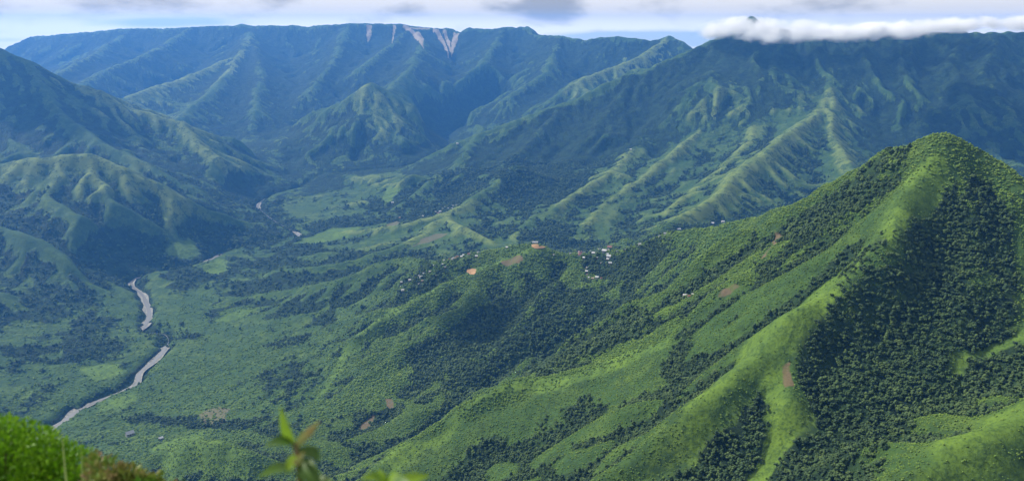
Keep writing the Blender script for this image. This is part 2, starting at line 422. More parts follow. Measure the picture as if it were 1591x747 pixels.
def in_poly(px, py, poly):
    ins = np.zeros(px.shape, bool); n = len(poly)
    for i in range(n):
        (x1, y1), (x2, y2) = poly[i], poly[(i + 1) % n]
        if y1 == y2: continue
        c = ((y1 > py) != (y2 > py)) & (px < (x2 - x1) * (py - y1) / (y2 - y1) + x1)
        ins ^= c
    return ins

# patches of other cover ('open' also carries painted sunlight), outlined where they lie on the land: (kind, soft edge in metres, outline)
PATCH = [
 ('soil', 6, [(790,402),(805,396),(815,404),(806,412),(785,411),(777,405)]),
 ('soil', 8, [(1195,385),(1200,362),(1212,364),(1205,380),(1192,398),(1185,402)]),
 ('soil', 8, [(1120,452),(1140,440),(1150,448),(1135,462),(1112,465)]),
 ('soil', 5, [(1219,565),(1232,560),(1236,600),(1220,602)]),
 ('soil', 6, [(598,620),(610,621),(612,634),(599,635)]),
 ('soil', 10, [(560,655),(578,645),(575,665),(548,672)]),
 ('dry', 12, [(642,384),(652,372),(680,362),(700,360),(680,371),(655,379)]),
 ('dry', 12, [(300,648),(330,628),(358,632),(350,655),(315,662)]),
 ('dry', 10, [(600,349),(618,342),(622,345),(602,351)]),
 ('open', 40, [(660,395),(700,355),(750,358),(775,400),(740,395),(700,400)]),
 ('open', 40, [(745,345),(780,318),(795,345),(770,360),(800,378),(770,380)]),
 ('field', 20, [(590,310),(600,290),(625,295),(600,318)]),
 ('field', 20, [(515,355),(560,352),(545,362),(480,380),(450,378)]),
 ('field', 25, [(320,410),(345,400),(365,415),(345,428),(318,425)]),
 ('field', 25, [(330,500),(350,487),(400,478),(385,488),(345,500)]),
 ('field', 25, [(150,628),(200,612),(215,618),(190,635),(155,640)]),
 ('field', 25, [(130,570),(190,560),(205,580),(150,592)]),
 ('field', 30, [(265,380),(300,370),(312,390),(290,402),(262,396)]),
 ('field', 10, [(1510,718),(1591,718),(1600,747),(1515,747)]),
 ('field', 14, [(560,747),(640,690),(720,640),(740,640),(650,705),(600,747)]),
 ('field', 14, [(1390,290),(1435,240),(1465,225),(1460,262),(1410,310),(1365,380),(1330,410),(1340,370)]),
 ('field', 14, [(1240,460),(1330,395),(1345,400),(1290,450),(1240,520),(1230,600),(1245,660),(1190,747),(1140,747),(1190,620),(1200,540),(1130,580),(1060,660),(1040,650),(1150,540)]),
 ('field', 14, [(1430,740),(1500,665),(1591,625),(1591,700),(1500,747)]),
 ('field', 12, [(1490,600),(1560,530),(1591,510),(1591,530),(1520,590),(1495,612)]),
 ('forest', 25, [(640,545),(720,490),(830,440),(900,450),(960,470),(900,560),(830,575),(760,585),(690,600),(640,590)]),
 ('forest', 25, [(900,410),(1000,372),(1060,360),(1040,400),(985,440),(920,440)]),
 ('forest', 20, [(1250,500),(1300,430),(1400,330),(1500,240),(1591,290),(1591,480),(1500,570),(1420,650),(1350,747),(1200,747),(1260,660)]),
 ('forest', 20, [(1200,415),(1230,360),(1300,300),(1375,240),(1400,250),(1320,340),(1260,380)]),
 ('forest', 20, [(1000,747),(1080,660),(1160,590),(1200,600),(1180,690),(1140,747)]),
 ('forest', 20, [(620,440),(700,400),(760,385),(740,405),(690,425),(640,460),(610,470)]),
 ('forest', 50, [(800,200),(880,165),(1000,115),(1110,70),(1130,120),(1000,200),(900,260),(850,320),(790,330),(760,270)]),
 ('forest', 60, [(1080,75),(1165,30),(1591,50),(1591,190),(1480,150),(1400,130),(1330,120),(1290,105),(1220,120),(1140,130),(1100,120)]),
 ('open', 60, [(1130,150),(1200,170),(1290,135),(1330,170),(1345,250),(1250,310),(1060,345),(900,370),(850,330),(930,270),(990,220),(1060,190)]),
 ('open', 60, [(880,140),(960,95),(1040,60),(1055,75),(980,110),(900,150),(850,170)]),
 ('open', 60, [(90,125),(150,140),(200,168),(280,188),(330,216),(380,248),(430,280),(400,300),(300,255),(230,225),(150,185)]),
 ('open', 60, [(0,255),(60,243),(140,240),(190,256),(250,288),(330,340),(300,400),(240,330),(160,300),(110,290),(40,300),(0,300)]),
 ('open', 60, [(470,370),(600,345),(690,330),(800,320),(810,400),(700,395),(600,385),(500,390)]),
 ('open', 60, [(420,315),(530,285),(620,265),(640,290),(560,320),(470,350),(430,340)]),
 ('open', 60, [(398,55),(370,85),(280,122),(190,145),(195,170),(300,155),(380,115)]),
 ('forest', 30, [(180,655),(230,640),(330,655),(400,650),(440,640),(380,670),(300,668),(240,660)]),
 ('forest', 30, [(100,535),(160,545),(190,552),(150,560),(100,556)]),
 ('forest', 30, [(350,440),(430,425),(500,430),(450,450),(380,462)]),
 ('forest', 30, [(275,524),(300,516),(318,520),(300,530)]),
 ('open', 30, [(640,458),(700,432),(780,396),(860,396),(905,425),(860,448),(780,468),(700,500),(640,525),(560,535)]),
 ('open', 60, [(575,132),(640,168),(680,210),(600,230),(560,190),(530,150)]),
 ('rock', 6, [(569,38),(578,40),(577,55),(571,66),(569,52)]),
 ('rock', 6, [(610,40),(616,40),(612,58),(608,72),(609,55)]),
 ('rock', 6, [(625,38),(640,40),(652,50),(659,60),(658,77),(650,64),(640,54)]),
 ('rock', 6, [(672,44),(682,46),(690,62),(696,78),(699,93),(695,88),(688,70),(678,55)]),
 ('rock', 6, [(688,46),(694,47),(700,66),(699,80)]),
 ('rock', 6, [(704,52),(715,51),(710,66),(701,90),(699,80)]),
 ('rock', 6, [(625,39),(665,44),(712,49),(712,52),(665,47),(625,43)]),
 ('field', 14, [(1060,512),(977,549),(916,574),(881,584),(835,592),(784,601),(733,627),(700,650),(760,625),(830,612),(900,600),(990,565),(1060,530)]),  # near ridge crest: its lit look painted as a pale field strip
 ('field', 12, [(800,384),(835,382),(862,390),(850,398),(800,402),(745,420),(696,440),(651,464),(600,496),(560,522),(540,530),(600,484),(651,456),(696,432),(740,412)]),
 ('field', 12, [(530,548),(560,525),(565,535),(535,560),(515,600),(498,622),(495,618),(510,590)]),
 ('field', 12, [(745,560),(752,566),(720,596),(700,610),(690,608),(715,585)]),
 ('field', 12, [(1060,462),(1068,466),(1000,512),(945,545),(940,540),(1000,500)]),
 ('field', 20, [(230,700),(270,682),(310,676),(350,684),(400,702),(380,740),(260,747)]),
 ('forest', 20, [(690,628),(740,606),(790,583),(840,576),(890,564),(980,532),(1040,503),(960,480),(860,450),(760,480),(680,560)]),
 ('rock', 10, [(850,66),(862,54),(880,53),(893,57),(870,64)]),
]
def patch_fields(px, py):
    out = {k: np.zeros(px.shape, np.float32) for k in ('soil', 'dry', 'field', 'forest', 'rock', 'open')}
    jn1, jn2 = noise(px / 60, py / 60, 90), noise(px / 60, py / 60, 91); jb1, jb2 = fbm(px / 330, py / 330, 3, 92), fbm(px / 330, py / 330, 3, 93)
    for kind, soft, poly in PATCHW:
        xs = [p[0] for p in poly]; ys = [p[1] for p in poly]; s = soft
        big = 150.0 if (kind in ('open', 'forest') and soft > 35) else (30. if soft > 10 else 0.)
        jx = px + min(14, soft) * jn1 + big * jb1; jy = py + min(14, soft) * jn2 + big * jb2
        m = (jx > min(xs) - s) & (jx < max(xs) + s) & (jy > min(ys) - s) & (jy < max(ys) + s)
        if not m.any(): continue
        qx, qy = jx[m], jy[m]; ins = in_poly(qx, qy, poly)
        d = np.full(qx.shape, 1e9)
        for i in range(len(poly)):
            a, b = poly[i], poly[(i + 1) % len(poly)]; dx, dy = b[0] - a[0], b[1] - a[1]
            t = np.clip(((qx - a[0]) * dx + (qy - a[1]) * dy) / (dx * dx + dy * dy + 1e-6), 0, 1)
            d = np.minimum(d, np.hypot(qx - a[0] - t * dx, qy - a[1] - t * dy))
        v = sstep(-s * .5, s * .5, np.where(ins, d, -d))
        out[kind][m] = np.maximum(out[kind][m], v)
    return out
PATCHW = []
for kind, soft, poly in PATCH:
    w = [hit(*p) for p in poly]; w = [(v.x, v.y) for v in w if v is not None]
    if len(w) > 2: PATCHW.append((kind, soft, w))

def cover(x, y):
    """woodland share (0 grass .. 1 trees) and the other covers at world points"""
    c = sample_lin(CURV, (x - GX0) / GS, (y - GY0) / GS)
    n = fbm(x / 230, y / 230, 4, 80) * 1.6 + fbm(x / 48, y / 48, 4, 81, .65) * (1.0 + .7 * sstep(2300, 3500, y))
    P = patch_fields(x, y)
    bias = -.12 + .7 * sstep(5600, 7500, y) - .16 * sstep(2500, 1900, y) * sstep(-500, -200, x) + .40 * sstep(2300, 2900, y) - .75 * P['open'] - .32 * sstep(-250, -420, x) * sstep(1300, 1500, y) * sstep(3000, 2500, y) * sstep(-1500, -1000, x + (y - 2300) * .35)
    f = sstep(-.5, .5, n * .8 - np.clip(c, -4, 4) * np.where(y > 2700, .42, .34) + bias)
    f = np.clip(f * (1 - .85 * P['field']) * (1 - P['soil']) * (1 - P['rock']) * (1 - .8 * P['dry']), 0, 1)
    f = np.maximum(f, P['forest'] * np.clip(.85 + .55 * fbm(x / 60, y / 60, 3, 82) - .06 * c, .3, 1))
    return f, P

def build_land():
    a_front = np.radians(np.linspace(-40, 40, 1500)); a_rest = np.radians(np.linspace(40, 320, 113))[1:-1]
    az = np.concatenate([a_front, a_rest])
    r = np.concatenate([np.geomspace(.6, 60, 50)[:-1], np.geomspace(60, 450, 110)[:-1], np.geomspace(450, 6500, 1250)[:-1], np.geomspace(6500, 11400, 140)])
    A, R = np.meshgrid(az, r)
    x = (np.sin(A) * R); y = (np.cos(A) * R)
    inside = (x > GX0 + 60) & (x < GX1 - 60) & (y > GY0 + 60) & (y < GY1 - 60)
    z = hfine(np.clip(x, GX0 + 40, GX1 - 40), np.clip(y, GY0 + 40, GY1 - 40))
    edge = np.minimum.reduce([x - GX0, GX1 - x, y - GY0, GY1 - y])
    k = sstep(0, 900, edge)
    out = -860 + 60 * fbm(x / 2500, y / 2500, 4, 95)
    z = z * k + out * (1 - k)
    nr, na = R.shape
    V = np.stack([x, y, z], -1).reshape(-1, 3)
    c = np.array([[0, 0, float(hfine(np.array([.01]), np.array([.01]))[0])]])
    j = np.arange(na); jn = (j + 1) % na
    i = np.arange(nr - 1)[:, None] * na
    F = np.stack([i + j, i + na + j, i + na + jn, i + jn], -1).reshape(-1, 4)
    # wound so that normals look up
    F = F[:, ::-1]
    M, nt, b = land_mat()
    o = mesh_obj('terrain', V, F, M, smooth=True)
    f, P = cover(x.ravel(), y.ravel())
    fattr(o.data, 'forest', f); fattr(o.data, 'open', P['open'] * sstep(-.5, 1.5, sample_lin(CURV, (x.ravel() - GX0) / GS, (y.ravel() - GY0) / GS)) * sstep(1900, 2600, y.ravel()))
    for kk in ('soil', 'dry', 'field', 'rock'): fattr(o.data, kk, P[kk])
    tag(o, 'green mountain land of ridges, spurs and valleys', None, None, 'structure')
    return o

def land_mat():
    M, nt, b = new_mat('land')
    def att(n):
        a = N(nt, 'ShaderNodeAttribute'); a.attribute_name = n; return a.outputs['Fac']
    geo = N(nt, 'ShaderNodeNewGeometry')
    def nz(scale, detail=4, rough=.55, dist=0):
        n = N(nt, 'ShaderNodeTexNoise'); n.inputs['Scale'].default_value = scale; n.inputs['Detail'].default_value = detail
        n.inputs['Roughness'].default_value = rough; n.inputs['Distortion'].default_value = dist
        L(nt, geo, 'Position', n, 'Vector'); return n.outputs[0]
    big, mid, small, tiny = nz(1 / 260, 4), nz(1 / 45, 5, .6), nz(1 / 11, 4, .6), nz(1 / 2.6, 3, .6)
    g = mixc(nt, srange(nt, big, .35, .65), (.062, .115, .020), (.115, .170, .028))
    g = mixc(nt, srange(nt, mid, .3, .66), g, (.034, .074, .020))
    g = mixc(nt, .35, g, (.030, .066, .018))
    g = mixc(nt, math_(nt, 'MULTIPLY', att('field'), .85), g, mixc(nt, srange(nt, mid, .3, .7), (.112, .185, .024), (.078, .138, .024)))
    g = mixc(nt, srange(nt, math_(nt, 'ADD', math_(nt, 'MULTIPLY', tiny, .6), math_(nt, 'MULTIPLY', small, .5)), .46, .72, 0, .75), g, (.024, .054, .015))
    clump = nz(1 / 34, 5, .65)
    fcol = mixc(nt, srange(nt, clump, .38, .66), (.009, .021, .011), (.024, .050, .017))  # dark tones include the canopy's own shade, put into the colour
    g0 = g
    g = mixc(nt, math_(nt, 'MULTIPLY', att('open'), srange(nt, mid, .25, .7, .25, .85)), g, (.165, .210, .052))  # open grass, with the sunlit look of crests put into its colour
    g = mixc(nt, math_(nt, 'MULTIPLY', srange(nt, math_(nt, 'ADD', clump, math_(nt, 'MULTIPLY', math_(nt, 'SUBTRACT', small, .5), .6)), .5, .62, 0, .8), srange(nt, att('field'), 0, 1, 1, .3)), g, (.026, .054, .018))
    fo = math_(nt, 'ADD', att('forest'), math_(nt, 'MULTIPLY', math_(nt, 'SUBTRACT', small, .5), .9))
    col = mixc(nt, srange(nt, fo, .35, .65), g, fcol)
    nb = math_(nt, 'ADD', math_(nt, 'MULTIPLY', math_(nt, 'SUBTRACT', mid, .5), 1.3), math_(nt, 'MULTIPLY', math_(nt, 'SUBTRACT', small, .5), 1.6))
    col = mixc(nt, srange(nt, math_(nt, 'MULTIPLY_ADD', nb, srange(nt, att('dry'), 0, .5), att('dry')), .3, .9, 0, .75), col, (.13, .115, .07))
    col = mixc(nt, srange(nt, math_(nt, 'MULTIPLY_ADD', nb, srange(nt, att('soil'), 0, .5), att('soil')), .35, 1.0, 0, .75), col, (.14, .095, .062))
    col = mixc(nt, srange(nt, math_(nt, 'MULTIPLY_ADD', math_(nt, 'MULTIPLY', nb, 1.5), srange(nt, att('rock'), 0, .5), att('rock')), .3, .9, 0, .85), col, (.33, .265, .205))
    nt.links.new(col, b.inputs['Base Color'])
    b.inputs['Specular IOR Level'].default_value = .1
    bp = N(nt, 'ShaderNodeBump'); bp.inputs['Strength'].default_value = 1.0; bp.inputs['Distance'].default_value = 5.0
    hgt = math_(nt, 'ADD', math_(nt, 'MULTIPLY', small, math_(nt, 'MULTIPLY_ADD', att('forest'), 1.6, .25)), math_(nt, 'MULTIPLY_ADD', tiny, .12, math_(nt, 'MULTIPLY', clump, math_(nt, 'MULTIPLY_ADD', att('forest'), 3.0, .4))))
    nt.links.new(hgt, bp.inputs['Height']); L(nt, bp, 0, b, 'Normal')
    return M, nt, b

land = build_land()
print('land', round(time.time() - T0, 1))

# ================================================================== river
RW_Y = [1700, 1830, 1900, 1960, 2060, 2260, 2290, 2400, 2440, 2740, 2780, 2830, 2890, 2930, 3030, 3070, 3190, 3230, 3470, 3490, 3550, 3580, 3990, 4020, 4130, 4160]
RW_W = [1, 1, .7, .45, .95, .95, .05, .05, 1.1, 1.1, .5, .8, .8, .12, .12, 1, 1, .1, .1, .9, .9, .1, .1, .8, .8, .1]
def build_river():
    P = [Vector(p) for p in RIVER[1:31]]
    # smooth the line
    Q = []
    for i in range(len(P) - 1):
        p0, p1, p2, p3 = P[max(i - 1, 0)], P[i], P[i + 1], P[min(i + 2, len(P) - 1)]
        n = max(3, int((p2 - p1).length / 12))
        for k in range(n):
            t = k / n
            Q.append(.5 * ((2 * p1) + (p2 - p0) * t + (2 * p0 - 5 * p1 + 4 * p2 - p3) * t * t + (3 * p1 - p0 - 3 * p2 + p3) * t ** 3))
    def ribbon(name, half, dz, mat, wob, seed, lift=.3):
        V = []; F = []; m = 7
        for i, q in enumerate(Q):
            t = (Q[min(i + 1, len(Q) - 1)] - Q[max(i - 1, 0)]); t.z = 0; t.normalize(); s = Vector((-t.y, t.x, 0))
            thin = max(min(1.0, float(np.interp(q.y, RW_Y, RW_W))), .05)
            w0 = half * thin * (1 + wob * float(noise(np.array([i * .13]), np.array([seed]))[0])); w1 = half * thin * (1 + wob * float(noise(np.array([i * .17]), np.array([seed + 9.]))[0]))
            for k in range(m):
                u = -w0 + (w0 + w1) * k / (m - 1); p = q + s * u
                V.append((p.x, p.y, q.z + dz + lift * (abs(u) / half) ** 2))
            if i:
                a = (i - 1) * m
                for k in range(m - 1): F.append((a + k, a + k + 1, a + m + k + 1, a + m + k))
        o = mesh_obj(name, V, F, mat, smooth=True)
        return o
    M, nt, b = new_mat('gravel'); n = N(nt, 'ShaderNodeTexNoise'); n.inputs['Scale'].default_value = .12; n.inputs['Detail'].default_value = 6
    g = N(nt, 'ShaderNodeNewGeometry'); L(nt, g, 'Position', n, 'Vector')
    nt.links.new(mixc(nt, srange(nt, n.outputs[0], .35, .65), (.15, .15, .13), (.27, .26, .225)), b.inputs['Base Color'])
    gr = ribbon('river_bank', 13, 2.2, M, .75, 3., 2.0); tag(gr, 'pale gravel bed beside the winding river', None, None, 'structure')
    M, nt, b = new_mat('muddy_water'); b.inputs['Base Color'].default_value = (.19, .185, .17, 1); b.inputs['Roughness'].default_value = .25; b.inputs['Specular IOR Level'].default_value = .5
    wv = ribbon('river', 6.5, 3.2, M, .45, 5., 0.0); tag(wv, 'muddy grey river winding along the valley floor', None, None, 'structure')
build_river()


# ================================================================== houses
HOUSES = [
 # x, y in the photograph, width in pixels, forward distance expected, kind, label, group
 (947.8,378.5,9,1960,'rust','wide house with faded red roof at the top of the hilltop village','V'),
 (932,380.5,5,1970,'zinc','small pale roofed house just left of the faded red roof','V'),
 (946,384,4,1950,'white','small white roofed house directly below the faded red roof','V'),
 (922,383.5,4,1980,'white','little white roofed house on the village crest beside a smaller pale one','V'),
 (917,382.5,3,1990,'zinc','smallest pale roofed hut on the village crest','V'),
 (901,385.5,7,2010,'pink','pinkish roofed house at the left end of the village crest','V'),
 (907.5,385.5,4,2005,'zinc','pale roofed hut touching the pinkish roofed house','V'),
 (901,391,6,1990,'rust','rusty brown house below the pinkish roofed house','V'),
 (900,397,5,1960,'rust','lower brown roofed hut under the rusty brown house','V'),
 (922,390.5,6,1950,'white','bright white roofed house in the upper middle of the village','V'),
 (939,391.5,8,1930,'white','largest bright white roofed house in the hilltop village','V'),
 (944,395.5,4,1910,'zinc','small pale hut below the largest white roofed house','V'),
 (946,400,8,1890,'zinc','long pale zinc roofed house, upper of two close together in the village','V'),
 (944.4,403.7,5,1870,'white','short white roofed house just under the long pale zinc roof','V'),
 (948,410,6,1850,'zinc','pale roofed house lowest in the right column of the village','V'),
 (907,401.5,5,1930,'white','lone white roofed house low on the left of the village','V'),
 (927.5,401,4,1900,'grey','dull grey roofed hut in the shade of the village trees','V'),
 (934,409,3,1860,'zinc','narrow pale hut among trees left of the village\'s right column','V'),
 (886,393.5,3,2020,'zinc','tiny pale hut left of the rusty brown house','V'),
 (958.5,391,3,1900,'grey','tiny grey hut at the right edge of the village','V'),
 (972,380.5,3,1920,'grey','small grey hut on the crest right of the faded red roof','V'),
 (994,379.5,5,1880,'zinc','pale roofed house on the crest well right of the village','V'),
 (912.5,417,5,1840,'white','white roofed house at the top of a short column below the village','V'),
 (911.4,422.5,5,1820,'white','white roofed house in the middle of the short column below the village','V'),
 (912,427,3,1800,'rust','tiny reddish hut at the foot of the short column','V'),
 (915,432,4,1780,'white','white roofed hut at the left end of the lowest village row','V'),
 (921,433.6,5,1775,'tan','tan roofed house in the middle of the lowest village row','V'),
 (927.5,432,6,1775,'white','white roofed house right of the tan roof in the lowest row','V'),
 (934,433,4,1770,'rust','brown roofed hut at the right end of the lowest village row','V'),
 (860,396.5,3,2000,'white','lone tiny white hut between the dirt pitch and the hilltop village','V'),
 (720,391,4,2140,'zinc','pale roofed house on the spur crest above a dark grove','S'),
 (743,389.6,4,2110,'grey','grey roofed hut at the right end of the spur village crest','S'),
 (730,390.5,3,2120,'grey','tiny grey hut between two crest houses of the spur village','S'),
 (740.4,399,5,2080,'white','bright white roofed house at the right of the spur village','S'),
 (717,399.6,4,2110,'white','white roofed house in the middle of the spur village','S'),
 (704,401.6,5,2120,'zinc','wide pale roofed house at the left of the spur village huddle','S'),
 (710.5,397,5,2130,'rust','brown roofed house in the middle of the spur village huddle','S'),
 (698,397.5,4,2145,'rust','brown roofed hut on the left rim of the spur village','S'),
 (707,393.8,4,2145,'tan','tan roofed hut high in the spur village huddle','S'),
 (728,395.5,4,2110,'rust','brown roofed hut between the white roofed spur houses','S'),
 (690,402,3,2145,'zinc','tiny pale hut left of the spur village huddle','S'),
 (673,412.7,3,2150,'white','lone white hut on the grassy shoulder left of the spur village','S'),
 (691.7,415.8,4,2090,'grey','grey roofed house in the trees below the spur village','S'),
 (687.8,411,3,2110,'zinc','tiny pale hut above the grey roofed house in the trees','S'),
 (668,422.6,4,2110,'white','white roofed hut at the upper right of the hamlet in the wooded hollow','S'),
 (658,425,3,2130,'zinc','pale hut left of the upper right hut of the hollow hamlet','S'),
 (651,428,3,2130,'grey','grey hut above the widest roof of the hollow hamlet','S'),
 (654,431,5,2110,'white','widest white roofed house of the hamlet in the wooded hollow','S'),
 (656,437,4,2090,'tan','tan roofed hut just below the widest roof of the hollow hamlet','S'),
 (651,441,3,2090,'grey','dull hut lowest in the middle of the hollow hamlet','S'),
 (643,431,3,2150,'grey','dull grey hut left of the widest roof of the hollow hamlet','S'),
 (678,428.5,3,2060,'grey','dull grey hut at the right edge of the hollow hamlet','S'),
 (636.7,436,5,2140,'white','bright white house left of the hollow hamlet','S'),
 (623.8,439,4,2190,'zinc','upper of two pale huts at the far left of the hollow','S'),
 (622.6,445.6,3,2170,'zinc','lower of two pale huts at the far left of the hollow','S'),
 (625.7,451.6,5,2130,'white','white house lowest of all in the wooded hollow','S'),
 (787.6,379,4,2080,'white','lone pale hut on the crest left of the long hilltop hall','S'),
 (676.5,330,4,3400,'white','white house at the left end of the far field village','F'),
 (684,330,6,3390,'white','widest white house of the far field village','F'),
 (688,325.5,4,3480,'zinc','pale roof just above the widest white house of the far field village','F'),(692.5,322.5,4,3520,'zinc','upper left roof in the middle huddle of the far field village','F'),(697,324.5,4,3490,'zinc','central pale roof in the middle huddle of the far field village','F'),(699,321.5,4,3530,'zinc','topmost roof in the middle huddle of the far field village','F'),
 (702,324.5,4,3490,'zinc','right hand roof in the middle huddle of the far field village','F'),(695.7,326.8,4,3450,'zinc','lowest roof in the middle huddle of the far field village','F'),(704,320.5,4,3530,'zinc','pale roof between the middle huddle and the upper right end house','F'),
 (709.6,320,4,3520,'white','white house at the upper right end of the far field village','F'),
 (680.7,332,4,3370,'rust','brown hut below the left end of the far field village','F'),
 (657,336.5,4,3430,'white','lone white hut left of the far field village','F'),
 (610,316,5,3900,'white','lone white house on the far slope above the valley fields','F'),
 (621,339,4,3420,'tan','tan hut at the edge of the pale bare field','F'),
 (710.6,224,4,4690,'white','lone white hut high on the far valley shoulder','F'),
 (980,233,4,4400,'white','lone white hut on the far sunlit spur to the right','F'),
 (1054.4,350,6,1780,'white','white roofed house on the wooded crest right of the village','R'),
 (1033.5,364,5,1800,'grey','grey roofed house in trees below the wooded crest','R'),
 (1025,361.6,4,1830,'grey','smaller grey hut left of the grey roofed house in trees','R'),
 (1107,340,5,1670,'white','left one of two white houses high on the rising crest','R'),
 (1123,337.5,5,1640,'white','right one of two white houses high on the rising crest','R'),
 (1064,460.5,7,1450,'white','white roofed house of the lone farm on the green spur','R'),
 (1071,461.5,6,1440,'rust','reddish shed beside the white house of the lone farm','R'),
 (1076.5,458,4,1450,'white','small white hut at the right of the lone farm','R'),
 (202,676,12,1600,'grey','long grey shed in the valley bottom beyond the bright bush','B'),
 (250,682,7,1570,'zinc','small pale shed in the valley bottom right of the long grey shed','B'),
]
GROUPN = {'V': 'houses of the hilltop village', 'S': 'houses along the wooded spur', 'F': 'houses on the far slopes', 'R': 'houses on the right hand crest and spur', 'B': 'sheds in the valley bottom'}
def flat_mat(name, c, rough=.6, spec=.3, metal=0):
    M, nt, b = new_mat(name)
    g = N(nt, 'ShaderNodeNewGeometry'); n = N(nt, 'ShaderNodeTexNoise'); n.inputs['Scale'].default_value = .9; n.inputs['Detail'].default_value = 4; L(nt, g, 'Position', n, 'Vector')
    nt.links.new(mixc(nt, srange(nt, n.outputs[0], .35, .7), c, tuple(v * .7 for v in c)), b.inputs['Base Color'])
    b.inputs['Roughness'].default_value = rough; b.inputs['Specular IOR Level'].default_value = spec; b.inputs['Metallic'].default_value = metal
    return M
ROOF = {'white': flat_mat('white_sheet_roof', (.56, .56, .55), .5), 'zinc': flat_mat('zinc_roof', (.46, .48, .50), .4), 'grey': flat_mat('weathered_roof', (.24, .26, .28)),
        'rust': flat_mat('rusty_roof', (.24, .105, .075)), 'pink': flat_mat('faded_roof', (.45, .30, .27)), 'tan': flat_mat('thatch_roof', (.36, .28, .19))}
WALLS = [flat_mat('plank_wall', (.22, .16, .11)), flat_mat('plaster_wall', (.55, .52, .46)), flat_mat('block_wall', (.34, .33, .31))]
DARK = flat_mat('dark_opening', (.03, .03, .035), .3, .5)
def box_bm(bm, x0, x1, y0, y1, z0, z1):
    v = [bm.verts.new(p) for p in ((x0,y0,z0),(x1,y0,z0),(x1,y1,z0),(x0,y1,z0),(x0,y0,z1),(x1,y0,z1),(x1,y1,z1),(x0,y1,z1))]
    for f in ((0,3,2,1),(4,5,6,7),(0,1,5,4),(1,2,6,5),(2,3,7,6),(3,0,4,7)): bm.faces.new([v[i] for i in f])
def bm_obj(name, bm, mat, parent=None):
    bmesh.ops.recalc_face_normals(bm, faces=bm.faces)
    me = D.meshes.new(name); bm.to_mesh(me); bm.free(); me.materials.append(mat)
    o = D.objects.new(name, me); COL.objects.link(o)
    if parent is not None: o.parent = parent
    return o
_proto = {}
def house(kind, w, wall_i, long=1.35):
    key = (kind, wall_i, long)
    if key not in _proto:                      # unit house: 1 wide, scaled on placing through its Empty
        e = D.objects.new('house', None)
        l, dp, h, rh = 1.0, 1 / long, .25, .24
        bm = bmesh.new(); x, y = l / 2 * .92, dp / 2 * .9
        box_bm(bm, -x, x, -y, y, -.35, h)
        for s in (-1, 1):                       # gable ends
            a = [bm.verts.new(p) for p in ((s * x, -y, h), (s * x, y, h), (s * x, 0, h + rh * .9))]; bm.faces.new(a)
            a = [bm.verts.new(p) for p in ((s * (x - .03), -y, h), (s * (x - .03), y, h), (s * (x - .03), 0, h + rh * .9))]; bm.faces.new(a)
        parts = [('wall', bm, WALLS[wall_i], ())]
        bm = bmesh.new()
        for s in (-1, 1):                       # two pitched sheets with eaves and thickness
            p = [(-.5, s * dp * .56, h - .03), (.5, s * dp * .56, h - .03), (.5, 0, h + rh), (-.5, 0, h + rh)]
            lo = [bm.verts.new(q) for q in p]; hi = [bm.verts.new((q[0], q[1], q[2] + .022)) for q in p]
            bm.faces.new(lo); bm.faces.new(hi)
            for i in range(4): bm.faces.new([lo[i], lo[(i + 1) % 4], hi[(i + 1) % 4], hi[i]])
        parts.append(('roof', bm, ROOF[kind], ()))
        bm = bmesh.new(); box_bm(bm, -.06, .06, -y - .012, -y - .002, -.04, .2); parts.append(('door', bm, DARK, ()))
        for s in (-1, 1):
            bm = bmesh.new(); box_bm(bm, s * .28 - .06, s * .28 + .06, -y - .012, -y - .002, .08, .18); parts.append(('window', bm, DARK, ()))
        objs = []
        for nm, bm, mt, _ in parts:
            bmesh.ops.recalc_face_normals(bm, faces=bm.faces); me = D.meshes.new(nm); bm.to_mesh(me); bm.free(); me.materials.append(mt)
            objs.append(D.objects.new(nm, me))
        _proto[key] = (e, objs)
    e, objs = _proto[key]
    t = e.copy(); COL.objects.link(t)
    for o in objs:
        c = o.copy(); COL.objects.link(c); c.parent = t
    t.scale = (w, w, w)
    return t
CLEAR = []
def place_px(px, py, Y):
    """the point of the land seen there; slides down the picture until it is the near hill and not what lies behind"""
    best = None
    for k in range(9):
        v = hit(px, py + k * 1.0)
        if v is None: continue
        if best is None or abs(v.y - Y) < abs(best.y - Y): best = v
        if abs(v.y - Y) < .14 * Y: return v
    return best
